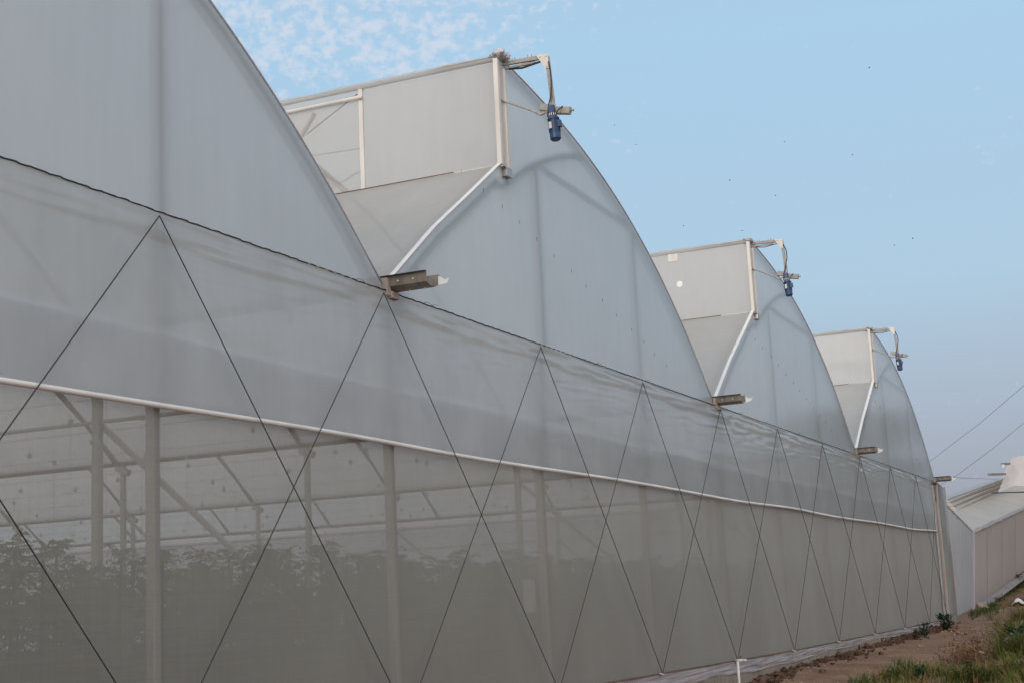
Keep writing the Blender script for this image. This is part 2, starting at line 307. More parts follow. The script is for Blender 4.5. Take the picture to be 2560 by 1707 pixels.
for k, x0 in enumerate(bays):
    R_ = [(x0 + a, b) for a, b in RC]; L_ = [(x0 + a, b) for a, b in LC]
    # end wall film above the eave rope
    outl = [(x0 + .02, GZ)] + L_ + [(x0 + 2.5, 6.19)] + R_ + [(x0 + 8.98, GZ)]
    m = MB(); m.add([(a, 0, b) for a, b in outl], [tuple(range(len(outl) - 1, -1, -1))])
    gp = m.build('gable_panel', M['gable'], gh)
    m = MB(); m.add([(a, YB, b) for a, b in outl], [tuple(range(len(outl)))]); m.build('gable_panel', M['roof'], gh)
    # end arch tube right behind the film, posts and tie
    m = MB(); m.tube([(a - .035, .06, b - .03) for a, b in R_], .042, 8); m.build('arch_tube', M['galv'], gp, True)
    m = MB(); m.tube([(a + .06, .05, b - .06) for a, b in L_[:-1]] + [(x0 + a, .05, b) for a, b in INN], .038, 8); m.build('arch_tube', M['galv'], gp, True)
    m = MB(); m.bar((x0 + 3.3, .055, 3.4), (x0 + 3.3, .055, 5.28), .08, .07, (0, 1, 0)); m.build('gable_post', M['galv'], gp)
    m = MB(); m.bar((x0 + 6.15, .05, 3.4), (x0 + 6.15, .05, 5.22), .065, .06, (0, 1, 0)); m.build('gable_post', M['galv'], gp)
    m = MB(); m.bar((x0 + 3.5, .06, 5.33), (x0 + 6.1, .06, 5.27), .045, .045, (0, 1, 0)); m.build('gable_strut', M['galv'], gp)
    # seam clips: small grey ticks in a slanting row on the film
    if k >= 2:
        for q in range(14):
            a = 1.55 + q * .43 + random.uniform(-.05, .05); b = 4.80 - .062 * q ** 1.12 + (.02 * random.random())
            if b < 3.6 or a > 7.2: continue
            m = MB(); xx = x0 + a; m.tube([(xx, -.003, b), (xx + .006, -.004, b - .02), (xx, -.003, b - .038)], .003, 4); m.build('film_clip', M['bracket'], gp)
    # roof films
    m = MB(); m.strip(R_, .0, YB, 12); m.build('roof_film', M['roof'], gh, True)
    m = MB(); m.strip(L_, .0, YB, 12); m.build('roof_film', M['roof'], gh, True)
    # pale film edging along the lower left curve, folded over the end
    m = MB(); n_ = len(L_)
    ed = [(a - .012, b + .012) for a, b in L_]
    m.add([(a, y, b) for y in (-.012, .03) for a, b in ed] , [(i, i + 1, n_ + i + 1, n_ + i) for i in range(n_ - 1)])
    m.tube([(a, -.012, b) for a, b in ed], .008, 6); m.build('film_edging', M['white'], gh)
    m = MB(); m.tube([(a + .004, -.004, b + .006) for a, b in R_], .008, 6); m.build('film_edging', M['farwhite'], gh, True)
    # ribs inside
    for y in YS[1:-1]:
        m = MB(); m.tube([(a - .03, y, b - .04) for a, b in R_], .032, 6); m.tube([(a + .04, y, b - .05) for a, b in L_] + [(x0 + a, y, b) for a, b in INN[1:]], .032, 6)
        m.bar((x0 + 3.3, y, 4.0), (x0 + 3.3, y, 5.28), .04, .04, (0, 1, 0))
        m.bar((x0 + 2.45, y, 5.0), (x0 + 2.45, y, 6.15), .05, .05, (0, 1, 0)); m.build('roof_rib', M['galv'], gh, True)
    # vent: closed film panel for the first stretch, open vent behind it
    vx = x0 + 2.44; VY = 1.52 if k == 2 else 4.4
    m = MB(); m.grid(lambda u, v: (vx - .012 * math.sin(math.pi * v) * math.sin(math.pi * u) + 0.006 * nz(u * 4, v * 4, k), .02 + u * (VY - .02), 5.09 + v * 1.04), 24, 14)
    m.cur = 0; vp = m.build('vent_panel', M['vent'], gh, True)
    m = MB(); m.bar((vx + .015, VY + .03, 5.03), (vx + .015, VY + .03, 6.17), .06, .05, (0, 1, 0)); m.build('vent_post', M['alu'], gh)
    m = MB(); m.bar((vx - .02, .0, 5.08), (vx - .02, -.0, 6.16), .045, .05, (0, 1, 0)); m.build('vent_post', M['alu'], gh)
    m = MB(); m.bar((vx + .12, -.02, 5.06), (vx + .12, -.02, 6.08), .045, .04, (0, 1, 0)); m.bar((vx + .085, -.015, 5.06), (vx + .085, -.015, 6.08), .012, .06, (0, 1, 0)); m.build('vent_post', M['alu'], gh)
    m = MB(); m.box(vx + .01, vx + .13, -.055, .02, 4.965, 5.055); m.bar((vx - .06, -.03, 5.05), (vx + .02, -.03, 5.06), .03, .012); m.build('frame_socket', M['galv'], gh)
    # top and bottom rails of the vent
    m = MB(); m.tube([(vx + .0, .02, 6.165), (vx + .0, YB, 6.165)], .026, 8); m.build('vent_rail', M['vent'], gh, True)
    m = MB(); m.tube([(vx - .03, VY, 6.05), (vx - .03, YB, 6.05)], .022, 8); m.build('vent_roller', M['pipe'], gh, True)
    m = MB(); m.bar((vx - .012, .02, 5.06), (vx - .012, YB, 5.06), .03, .035); m.build('vent_rail', M['alu'], gh)
    m = MB(); m.bar((vx - .045, .5, 5.075), (vx - .045, VY, 5.07), .008, .008); m.bar((vx - .045, VY, 5.07), (vx - .03, YB, 5.07), .008, .008); m.build('seam_cord', M['stake'], gh)
    m = MB(); m.grid(lambda u, v: (vx - .005, VY + .06 + u * (YB - VY - .06), 5.09 + v * 1.0), 12, 2); m.build('vent_net', M['ventnet'], gh, True)
    # bracing seen in the open vent
    m = MB(); m.bar((vx + .05, VY + .1, 6.12), (vx + .05, VY + .72, 5.80), .010, .010); m.build('brace_wire', M['wire'], gh)
    m = MB(); m.bar((vx + .08, VY + .63, 6.02), (vx + .08, VY + .95, 5.62), .045, .03); m.build('vent_brace', M['galv'], gh)
    m = MB(); m.bar((vx + .08, VY + .62, 5.36), (vx + .08, VY + .22, 5.08), .05, .03); m.build('vent_brace', M['galv'], gh)
    m = MB(); m.bar((vx + .3, VY + .05, 5.62), (vx + .3, VY + 1.1, 5.66), .006, .006); m.bar((vx + .3, VY + .05, 5.45), (vx + .3, VY + 1.0, 5.1), .006, .006); m.build('brace_wire', M['wire'], gh)
    # bunched film over the ridge corner
    m = MB()
    if k == 2:
        for q in range(6): m.blob((vx - .02 + .04 * q, -.03 + .01 * (q % 2), 6.22 + .02 * (q % 2)), (.04, .05, .032), 10 + q, 7, .45, 2.2)
    m.blob((vx + .08, .02, 6.20), (.12, .07, .022), 3 + k, 7, .4, 2.5); m.blob((vx + .02, .35, 6.195), (.04, .4, .016), 5 + k, 7, .3, 2)
    m.build('bunched_film', M['farwhite'], gh, True)
    # sagging film roll over top rail
    m = MB(); m.grid(lambda u, v: (vx - .03 + .12 * v, .02 + u * YB * .5, 6.185 + .035 * math.sin(math.pi * v) + .012 * nz(u * 60, v, k)), 120, 5); m.build('ridge_cover', M['vent'], gh, True)

# patches on the vent film of the third bay and roof
def patch(name, x, y0, z0, y1, z1, mat, rnd=False):
    m = MB()
    if rnd:
        cy, cz, r = (y0 + y1) / 2, (z0 + z1) / 2, (y1 - y0) / 2
        m.add([(x - .006, cy + r * math.cos(t * math.pi / 10), cz + r * math.sin(t * math.pi / 10)) for t in range(20)] + [(x - .002, cy + r * math.cos(t * math.pi / 10), cz + r * math.sin(t * math.pi / 10)) for t in range(20)],
              [tuple(range(20))] + [(t, (t + 1) % 20, 20 + (t + 1) % 20, 20 + t) for t in range(20)])
    else: m.box(x - .006, x - .002, y0, y1, z0, z1)
    m.build(name, mat, gh)
patch('film_patch', 14.43, 1.13, 6.02, 1.29, 6.14, M['alu'])
patch('film_patch', 14.43, 1.08, 5.60, 1.18, 5.70, M['white'], True)
m = MB(); m.add([(13.35, .95, 4.405), (13.45, .93, 4.47), (13.44, 1.12, 4.47), (13.38, 1.16, 4.43)], [(0, 1, 2, 3)]); m.build('film_patch', M['white'], gh)

# gutters with their projecting ends
for x0 in [-15, -6, 3, 12, 21, 30]:
    a = x0 + .045
    prof = [(a - .035, 3.515), (a - .005, 3.52), (a + .0, 3.435), (a + .06, 3.41), (a + .14, 3.41), (a + .2, 3.435), (a + .205, 3.52), (a + .235, 3.515)]
    inn = [(p[0] + (.004 if i < 4 else -.004), p[1] + .006) for i, p in enumerate(prof)]
    m = MB(); y0 = -.38
    for y1_, pr, flip in ((YB, prof, 0), (YB, inn, 1)): m.strip(pr, y0, y1_, 1)
    n_ = len(prof); m.add([(x, y0, z) for x, z in prof] + [(x, y0, z) for x, z in inn], [(i, i + 1, n_ + i + 1, n_ + i) for i in range(n_ - 1)])
    gt = m.build('gutter', M['galvd'], gh)
    m = MB(); m.add([(a + .199, y0 - .085, 3.445), (a + .199, y0, 3.435), (a + .203, y0, 3.515), (a + .201, y0 - .03, 3.50), (a + .2, y0 - .06, 3.475), (a + .203, y0 - .10, 3.49)], [(0, 1, 2, 3, 4), (0, 4, 5)]); m.add([(a + .06, y0, 3.409), (a + .19, y0, 3.43), (a + .199, y0 - .085, 3.445), (a + .12, y0 - .03, 3.415)], [(0, 1, 2, 3)]); m.build('gutter_lip', M['white'], gt)  # white stands in for light on the gutter's inner flange
    for yy in (-.12, -.26):
        m = MB(); m.tube([(a - .012, yy, 3.47), (a + .003, yy, 3.47)], .008, 8); m.tube([(a + .1, yy - .05, 3.40), (a + .1, yy - .05, 3.412)], .008, 8); m.build('bolt', M['white'], gt)
    # sleeve of film and angle at the joint
    m = MB(); m.box(a - .05, a + .02, -.04, .05, 3.36, 3.50); m.box(a + .02, a + .14, -.05, .03, 3.345, 3.40); m.build('joint_sleeve', M['wood'], gt)
# wall posts and inner columns
for i in range(-5, 11):
    x = i * PANEL + (.12 if i < 10 else -.1)
    m = MB(); m.bar((x, .06, -.75 if x < 15 else -.5), (x, .06, 3.42), .068, .07, (0, 1, 0)); m.build('wall_post', M['galv'], gh)
for x0 in [-6, 3, 12, 21, 30]:
    for y in YS[1:]:
        if x0 == 30 and y > 12: continue
        m = MB(); m.bar((x0 + .12, y, -.7), (x0 + .12, y, 3.41), .08, .08, (0, 1, 0)); m.bar((x0 + .12, y - .12, 3.28), (x0 + .12, y + .12, 3.38), .09, .1)
        m.build('column', M['galv'], gh)
    # knee braces along the row
    for y in YS[1:-1:2]:
        m = MB(); m.bar((x0 + .16, y + .05, 2.65), (x0 + .16, y - 2.0, .9), .045, .045); m.build('row_brace', M['galv'], gh)
    m = MB(); m.bar((x0 + .12, .1, 2.62), (x0 + .12, YB, 2.62), .03, .03); m.build('crop_rail', M['galv'], gh)
    for y in YS[1:-1]:
        m = MB(); m.bar((x0 + .12, y, 3.4), (x0 + 1.7, y, 4.52), .035, .035, (0, 1, 0)); m.bar((x0 + .12, y, 3.4), (x0 - 1.5, y, 4.45), .035, .035, (0, 1, 0)); m.build('roof_strut', M['galv'], gh)
# crop wires carrying the plant strings
for q in range(22):
    x = -1.6 + 1.5 * q; m = MB(); m.tube([(x, .2, 2.50), (x, 18, 2.50)], .0022, 4); m.build('crop_wire', M['galv'], gh)

# curtain above the roller pipe: a grid with real folds below the eave
def fold(x, z):
    d = 3.40 - z; ph = (x % 3.0) / 3.0
    hem = .17 + .045 * nz(x * .55, 1.3) + .03 * math.sin(ph * math.pi)
    y = -.012
    if d < hem + .02:                                     # the flap hanging under the rope
        e = sstep((hem - d) / .03); y -= .014 * e
        y -= e * .016 * (nz(x * .7 + d * 3.0, d * 34, 4) + .6 * nz(x * 1.7, d * 55 + x * 1.5, 8))
    g_ = lerp([-10, 2, 8, 14, 30], [.3, .45, .6, .65, .55], x)
    y -= g_ * .0042 * math.exp(-((d - .26) / .18) ** 2) * nz(x * 2.0 + d * 7, d * 24 + x * .9, 2) * 2
    for xj in (3, 12, 21, 30):                            # pulled creases beside each gutter joint
        if abs(x - xj - .9) < 2.6: y -= .020 * math.exp(-((x - xj - .9) / 1.1) ** 2) * math.exp(-((d - .16) / .16) ** 2) * nz((x - xj) * 3.0 - d * 9, d * 13 + (x - xj) * 1.2, xj)
    y -= .010 * math.sin(math.pi * min(1, max(0, (z - 2.17) / 1.2))) * (1 + .8 * nz(x * .5, z * .8, 6))
    y -= .0035 * g_ * nz(x * .9, z * 5.5, 9)
    y -= .0022 * math.exp(-((z - 3.10) / .010) ** 2)      # long pinched crease
    return y
m = MB(); NU, NV = 760, 64
m.grid(lambda u, v: (-15 + 44.55 * u, fold(-15 + 44.55 * u, 2.165 + 1.235 * v), 2.165 + 1.235 * v), NU, NV); m.build('side_curtain', M['curtain'], gh, True)
m = MB(); m.grid(lambda u, v: (-15 + 44.7 * u, 0.010 + .002 * nz(u * 50, v), 2.2 + (.41 + .012 * math.sin(u * 45)) * v), 120, 4); m.build('inner_curtain', M['inner'], gh)
m = MB(); m.grid(lambda u, v: (-15 + 44.8 * u, .012 - .012 * abs(math.sin(math.pi * (-15 + 44.8 * u) / 3)) * math.sin(math.pi * v), .03 + 2.17 * v), 300, 20); m.build('insect_net', M['net'], gh, True)
def pipe_z(x): return 2.155 + .008 * math.sin(x * .9) + .011 * nz(x * .35, 4) + lerp([-15, 26, 29.6], [0, .0, .04], x)
m = MB(); m.tube([(x, -.04, pipe_z(x)) for x in np.arange(-15, 29.61, .3)], .0185, 10); m.build('roller_pipe', M['pipe'], gh, True)
# end of the curtain: roller clamps near the corner
m = MB(); m.tube([(-15 + .04 * i, -.030 - .005 * math.sin(i * 2.1), GZ - .015 + .002 * math.sin(i * 1.3) + .004 * nz(i * .11, 2)) for i in range(1117)], .0052, 6)
m.build('eave_rope', M['black'], gh, True)
for i in range(-5, 10):                                    # loose rope ends
    for q in range(1 + (i % 3 == 1)):
        x = i * 3 + 1.0 + random.uniform(-.8, 1.6); m = MB(); m.tube([(x, -.03, GZ - .02), (x + .05, -.05, GZ + .0), (x + .11, -.06, GZ + random.uniform(-.03, .02))], .0018, 4); m.build('rope_end', M['black'], gh)
AZ, BZ = 3.35, lambda x: lerp([0, 15, 21, 30], [.03, .03, .07, .14], x)
apx = {-5: -15, -4: -12, -3: -9, -2: -6, -1: -3.05, 0: .03, 1: 2.89, 2: 6.03, 3: 9.0, 4: 12.08, 5: 15.05, 6: 18.0, 7: 21.05, 8: 24.05, 9: 27.0, 10: 29.75}
for i in range(-5, 10):
    for a, b in ((i, i + 1), (i + 1, i)):
        p = Vector((apx[a], -.07, AZ)); q = Vector((b * 3.0 + .05 if b < 10 else 29.6, -.075, BZ(b * 3.0)))
        m = MB(); m.tube([p, p.lerp(q, .33) + Vector((0, -.004, -.004)), p.lerp(q, .66) + Vector((0, -.004, -.004)), q], .0042, 6); m.build('tension_cord', M['black'], gh)
for i in range(-5, 11):
    x = i * 3.0 + .03 if i < 10 else 29.6; z = BZ(x)
    m = MB(); m.tube([(x - .03, -.05, z), (x, -.09, z - .012), (x + .03, -.05, z)], .012, 6); m.build('cord_ring', M['galv'], gh)
m = MB(); m.tube([(x, -.05, BZ(x) + .004 * nz(x, 1)) for x in np.arange(-15, 30, .5)], .0085, 6); m.build('ground_cable', M['stake'], gh)
def skirt_bot(x): return lerp([-15, 8, 12, 15, 18, 23, 30], [-.26, -.15, -.155, -.12, -.07, -.02, .0], x) + .022 * nz(x * .9, 2) + .01 * nz(x * 3, 4)
m = MB(); m.grid(lambda u, v: (lambda x: (x, -.045 - .035 * (1 - v) - .030 * nz(x * .55 + v * 1.2, v * 3.2 + x * .25, 1) * (1 - v * .8) - .016 * nz(x * 1.6 - v * 2, v * 7, 5), skirt_bot(x) + (BZ(x) - .008 - skirt_bot(x)) * v))(-15 + 45 * u), 700, 16)
m.build('ground_skirt', M['skirt'], gh, True)
m = MB(); n_ = 90
for i in range(n_):
    x0_, x1_ = -15 + 45.2 * i / n_, -15 + 45.2 * (i + 1) / n_
    m.box(x0_, x1_, -.075 + .003 * (i % 2), .06, -1.3, skirt_bot((x0_ + x1_) / 2) + .04 - .0)
m.build('concrete_curb', M['conc'], gh)
# dim plate fixed on an inner post, seen through the net
m = MB(); m.box(5.98, 6.20, .19, .22, .78, 1.10); m.build('notice_board', M['white'], gh)
# corner: wooden post, steel pipe, film cheek
m = MB(); m.bar((29.78, -.06, .02), (29.78, -.06, 3.33), .085, .06, (0, 1, 0)); m.build('corner_post', M['wood'], gh)
m = MB(); m.tube([(29.42, -.03, .1), (29.42, -.03, 3.3)], .022, 8); m.build('corner_pipe', M['galv'], gh)
m = MB(); m.blob((29.6, -.08, 3.335), (.07, .05, .03), 2, 6, .4, 3); m.tube([(29.2, -.06, 3.33), (29.6, -.07, 3.33)], .012, 6); m.tube([(29.42, -.06, 3.33), (29.4, -.08, 3.1), (29.5, -.08, 2.9)], .008, 5); m.build('pulley', M['wire'], gh)
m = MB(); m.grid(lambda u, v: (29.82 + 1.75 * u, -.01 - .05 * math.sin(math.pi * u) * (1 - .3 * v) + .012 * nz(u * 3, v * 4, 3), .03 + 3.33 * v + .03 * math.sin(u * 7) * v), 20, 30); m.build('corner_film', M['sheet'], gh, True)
m = MB(); m.add([(31.57, -.01, .0), (31.57, YB, .0), (31.57, YB, 3.36), (31.57, -.01, 3.36)], [(0, 1, 2, 3)]); m.build('end_wall', M['roof'], gh)
m = MB(); m.add([(30.1, 0, 3.42), (30.1, YB, 3.42), (31.57, YB, 3.36), (31.57, 0, 3.36)], [(0, 1, 2, 3)]); m.build('lean_to_roof', M['roof'], gh)
m = MB(); m.add([(XL, 0, -1), (XL, YB, -1), (XL, YB, 3.45), (XL, 0, 3.45)], [(0, 1, 2, 3)]); m.build('end_wall', M['roof'], gh)
m = MB(); m.add([(XL, YB, -1), (31.2, YB, -.5), (31.2, YB, GZ), (XL, YB, GZ)], [(0, 1, 2, 3)]); m.build('back_wall', M['roof'], gh)

# ------------------------------------------------------------------ vent motors
def vent_motor(x0, label, first):
    X = x0 + 2.60; root = empty('vent_motor', (X, -.02, 5.6), label, 'vent motor', 'vent motors hung from the ridge ends')
    P_ = lambda y, z, dx=0: (X + dx, y, z)
    m = MB(); m.bar(P_(.03, 6.165), P_(-.47, 6.148), .032, .043); m.bar(P_(.0, 6.115, .01), P_(-.34, 6.118, .01), .02, .022)
    for yy in (-.1, -.13, -.27, -.31): m.tube([P_(yy, 6.18), P_(yy, 6.205)], .005, 6)
    m.build('arm', M['bracket'], root)
    m = MB(); pts = [(-.37, 6.175), (-.495, 6.165), (-.495, 6.02), (-.462, 6.02), (-.40, 6.12)]
    n = len(pts); m.add([P_(a, b, d) for d in (-.024, -.019) for a, b in pts], [tuple(range(n)), tuple(range(2 * n - 1, n - 1, -1))] + [(i, (i + 1) % n, n + (i + 1) % n, n + i) for i in range(n)])
    for a, b in ((-.41, 6.15), (-.475, 6.148), (-.478, 6.04)): m.tube([P_(a, b, -.034), P_(a, b, -.02)], .008, 6)
    m.build('gusset_plate', M['alu'], root)
    m = MB(); m.bar(P_(-.478, 6.14), P_(-.515, 5.60), .03, .042, (0, 1, 0)); m.build('drop_arm', M['bracket'], root)
    m = MB(); m.bar(P_(-.36, 5.66, .05), P_(-.47, 5.63, .05), .05, .07); m.bar(P_(-.47, 5.60, .03), P_(-.68, 5.56, .03), .06, .072); m.tube([P_(-.68, 5.565, .03), P_(-.715, 5.56, .03)], .012, 8)
    m.build('rack_channel', M['bracket'], root)
    m = MB(); m.bar(P_(-.505, 5.625, -.03), P_(-.515, 5.50, -.03), .05, .058, (0, 1, 0)); m.bar(P_(-.49, 5.505, -.03), P_(-.56, 5.50, -.03), .09, .03); gb = m.build('gearbox', M['blue'], root)
    m = MB(); 
    for q in range(8): m.tube([(X - .03 + .030 * math.cos(q * .785), -.515 + .030 * math.sin(q * .785), 5.52), (X - .03 + .030 * math.cos(q * .785), -.515 + .030 * math.sin(q * .785), 5.545)], .006, 5)
    m.build('flange_bolts', M['galv'], gb)
    m = MB(); c0 = Vector((X - .03, -.52, 5.49)); c1 = Vector((X - .03, -.535, 5.27)); d = (c1 - c0)
    m.tube([c0, c0 + d * .05, c0 + d * .06, c0 + d * .62, c0 + d * .63, c0 + d * .66, c0 + d * .67, c0 + d * .93, c1], [.06, .06, .050, .050, .056, .056, .054, .054, .042], 16)
    for q in range(16):
        t = q * math.pi / 8; e = Vector((math.cos(t), math.sin(t), 0)); m.bar(c0 + d * .08 + e * .052, c0 + d * .62 + e * .052, .006, .012, e)
    m.bar(c0 + d * .12 + Vector((0, -.05, 0)), c0 + d * .42 + Vector((0, -.05, 0)), .05, .05, (0, 1, 0)); mo = m.build('motor', M['blue'], root, False)
    m = MB(); m.bar(c0 + d * .2 + Vector((-.056, .018, 0)), c0 + d * .5 + Vector((-.056, .018, 0)), .03, .006, (1, 0, 0)); m.build('name_plate', M['tag'], mo)
    m = MB(); m.tube([P_(.07, 5.795, -.1), P_(-.36, 5.575, -.06)], .010, 8); m.tube([P_(-.35, 5.58, -.06), P_(-.40, 5.545, -.06), P_(-.44, 5.56, -.05)], .014, 8); m.tube([P_(-.44, 5.56, -.05), P_(-.52, 5.575, -.03)], .009, 6); m.build('push_rod', M['bracket'], root)
    sg = .012 if first else -.012
    m = MB(); m.tube([P_(-.06, 6.10), P_(-.2, 6.082), P_(-.4, 6.108), P_(-.47, 6.13)], .011 if first else .006, 6)
    m.tube([P_(-.500, 6.08, -.03), P_(-.53 + sg, 5.98, -.035), P_(-.535 + sg, 5.86, -.04), P_(-.51, 5.72, -.04), P_(-.478, 5.62, -.04), P_(-.47, 5.52, -.05), P_(-.50, 5.47, -.06), P_(-.52, 5.49, -.06)], .0075, 6)
    m.tube([P_(-.54, 5.49, -.05), P_(-.58, 5.56, -.05), P_(-.61, 5.61, .0)], .006, 6); m.build('cable', M['black'], root, True)
    return root
vent_motor(3, 'blue vent motor on bent steel arm at the nearest, tallest-looking ridge', True)
vent_motor(12, 'blue vent motor on bent steel arm at the middle ridge of the three', False)
vent_motor(21, 'smallest, farthest blue vent motor on bent steel arm, by the last ridge', False)

# ------------------------------------------------------------------ tomato crop behind the net
def leaf_spray(m, base, dirv, ln, r):
    """a drooping compound leaf: curved stalk with pointed leaflets both sides"""
    p = Vector(base); d = Vector(dirv).normalized(); side = d.cross(Vector((0, 0, 1))).normalized(); n = 6; prev = p
    for i in range(n):
        t = (i + 1) / n; q = p + d * ln * t + Vector((0, 0, ln * (.45 * t - .85 * t * t)))
        m.add([prev + side * .004, prev - side * .004, q - side * .003, q + side * .003], [(0, 1, 2, 3)])
        if i > 0:
            for s in (-1, 1):
                w = r * (.8 + .4 * random.random()); tip = q + side * s * w + Vector((0, 0, -w * random.uniform(.2, .8))) + d * w * .3; mid = (q + tip) / 2 + Vector((0, 0, w * .12))
                m.add([q, mid + d * w * .22, tip, mid - d * w * .22], [(0, 1, 2, 3)])
        prev = q
    tip = prev + d * r * .8 - Vector((0, 0, r * .9)); mid = (prev + tip) / 2
    m.add([prev, mid + side * r * .28, tip, mid - side * r * .28], [(0, 1, 2, 3)])
protos = []
for s in range(5):
    random.seed(40 + s); lv = MB(); top = 1.97 + .10 * s * .4
    for i in range(80):
        z = random.uniform(.15, 1) ** .8 * top * .95; a = random.uniform(0, 6.28)
        if random.random() < .04: lv.cur = 1
        else: lv.cur = 0
        leaf_spray(lv, (random.uniform(-.08, .08), random.uniform(-.08, .08), z), (math.cos(a), math.sin(a), random.uniform(.0, .5)), random.uniform(.22, .36), random.uniform(.05, .085))
    lv.cur = 0
    for i in range(9):
        a = i * .75 + s; leaf_spray(lv, (random.uniform(-.05, .05), random.uniform(-.05, .05), top - random.uniform(0, .12)), (math.cos(a), math.sin(a), random.uniform(.9, 2.0)), random.uniform(.18, .32), random.uniform(.035, .06))
    root = empty('tomato_plant', (0, 0, 0), 'leafy green tomato plant in the crop row seen dimly behind the lower net', 'tomato plant', 'tomato plants behind the insect net')
    l = lv.build('foliage', [M['tomato'], M['dryleaf']], root)
    st = MB(); st.tube([(0, 0, 0), (.02, .01, .7), (-.01, .02, 1.4), (0, 0, top)], .012, 5); t = st.build('stem', M['weed'], root)
    protos.append((root, l, t))
random.seed(11); used = set(); npl = 0; extra = MB()
for row in range(7):
    y = 1.0 + row * .85
    for i in range(62):
        x = -3.2 + i * .56 + random.uniform(-.12, .12) + .25 * (row % 2)
        if row * .56 * 3 > x + 40 or x > 30.5: continue
        z = gbase(x) - .1 if x > 8 else -.58
        pz = 1.33 + .02 * row + random.uniform(-.10, .05) - (.16 if x < 1.5 else 0)                 # plant top height
        if row < 4:
            k = random.randrange(5); root, l, t = protos[k]
            if k in used:
                r2 = root.copy(); C.objects.link(r2)
                for ch in (l, t):
                    c = ch.copy(); C.objects.link(c); c.parent = r2
                    c.matrix_parent_inverse = Matrix.Identity(4)
            else: used.add(k); r2 = root
            r2.location = (x, y + random.uniform(-.1, .1), z); r2.rotation_euler = (0, 0, random.uniform(0, 6.28)); sc = (pz - z) / 2.05; r2.scale = (1, 1, sc); npl += 1
        else:
            for q in range(14):
                a = random.uniform(0, 6.28); leaf_spray(extra, (x, y, pz - .25 - random.uniform(0, 1.3)), (math.cos(a), math.sin(a), .8), random.uniform(.2, .34), .07)
tag(extra.build('tomato_foliage', M['tomato']), 'mass of tomato foliage deeper inside the greenhouse behind the front rows', 'tomato foliage', kind='stuff')
print('plants', npl)
# string hooks hanging from the crop wires
m = MB(); m.tube([(0, 0, .02), (0, 0, .012), (0, 0, .008), (0, 0, -.008), (0, 0, -.012), (0, 0, -.02)], [.014, .030, .016, .016, .030, .014], 8)
m.tube([(0, 0, .02), (.01, 0, .05), (0, 0, .06)], .003, 4); hk = m.build('string_hook', M['vent'], None, True)
tag(hk, 'small white string hook hanging on a crop wire above the tomato plants', 'string hook', 'white string hooks above the crop')
m = MB(); m.tube([(0, 0, -.02), (.01, .01, -.5), (0, 0, -1.0)], .0014, 4); sg_ = m.build('string', M['galv'], hk)
first = True; cnt = 0
for q in range(22):
    for j in range(17):
        if cnt >= 280: break
        x = -1.6 + 1.5 * q + random.uniform(-.5, .5); y = .5 + j * .8 + random.uniform(-.25, .25)
        if y > 1.02 * (x + 7.5) - 4.6: continue                # left of the frame
        if random.random() < .12: continue
        if first: o = hk; first = False
        else:
            o = hk.copy(); C.objects.link(o); c = sg_.copy(); C.objects.link(c); c.parent = o; c.matrix_parent_inverse = Matrix.Identity(4)
        o.location = (x, y, 2.44 + random.uniform(-.12, .12)); cnt += 1
print('hooks', cnt)

# ------------------------------------------------------------------ far greenhouse uphill beyond the corner
fg = empty('far_greenhouse', (54, 4, .05), 'lower pale greenhouse farther off beyond the corner, with beige roof and ribbed wall', 'greenhouse')
A0, A1 = Vector((33.5, .57, -.1)), Vector((33.5, .51, 3.29)); B0, B1 = Vector((53.5, 2.7, -.02)), Vector((53.1, 2.36, 3.03))
# film wall whose top runs level then dips to the corner
m = MB(); Ba = A0.lerp(B0, 1.0)
m.grid(lambda u, v: A0.lerp(B0, u).lerp(A1.lerp(B1, u), v) + Vector((0, .03 * nz(u * 9, v * 3), 0)), 40, 8); m.build('film_wall', M['farfilm'], fg, True)
m = MB(); m.tube([A1, A1.lerp(B1, .5), B1], .035, 6); m.build('wall_trim', M['white'], fg)
C0, C1 = Vector((64.75, 1.84, 1.40)), Vector((64.33, 1.5, 4.37))
D0 = B0 + (C0 - B0) * 2.6; D1 = B1 + (C1 - B1) * 2.6
m = MB(); m.grid(lambda u, v: B0.lerp(D0, u).lerp(B1.lerp(D1, u), v), 30, 6); m.build('net_wall', M['farnet'], fg, True)
for q in range(9):
    t = (q + .9) / 9 * .95; a = B0.lerp(D0, t) + Vector((0, -.05, 0)); b = B1.lerp(D1, t) + Vector((0, -.05, 0)); m = MB(); m.tube([a, b], .012, 6); m.build('wall_rib', M['farnet'], fg)
m = MB(); m.grid(lambda u, v: B1.lerp(D1, u) + Vector((0, -.06 - .04 * v, .04 - .13 * v + .05 * nz(u * 30, v * 2))), 60, 3); m.build('eave_flap', M['farfilm'], fg, True)
m = MB(); m.grid(lambda u, v: B0.lerp(D0, u) + Vector((0, -.08 - .25 * (1 - v), -.05 + .15 * v + .04 * nz(u * 30, v * 2))), 60, 3); m.build('ground_skirt', M['skirt'], fg, True)
m = MB(); m.tube([B0 + Vector((0, -.05, 0)), B1 + Vector((0, -.05, 0))], .06, 6); m.build('corner_trim', M['farwhite'], fg)
def ray(px, py): return (FW * F_PX + RT * (px - PP[0]) - UP * (py - PP[1])).normalized()
def on_plane(px, py, p0, n): d = ray(px, py); return CAM + d * ((p0 - CAM).dot(n) / d.dot(n))
ev = (D1 - B1).normalized(); rise = Vector((0, 1, 0)) - ev * ev.y; rise = (rise.normalized() + Vector((0, 0, .30))).normalized(); rn = ev.cross(rise).normalized()
q0 = on_plane(2392, 1274, B1, rn); wv = (q0 - B1).dot(rise); 
q1 = on_plane(2494, 1231, B1, rn)
e1 = B1 + ev * 34; r1 = q0 + (q1 - q0).normalized() * 34
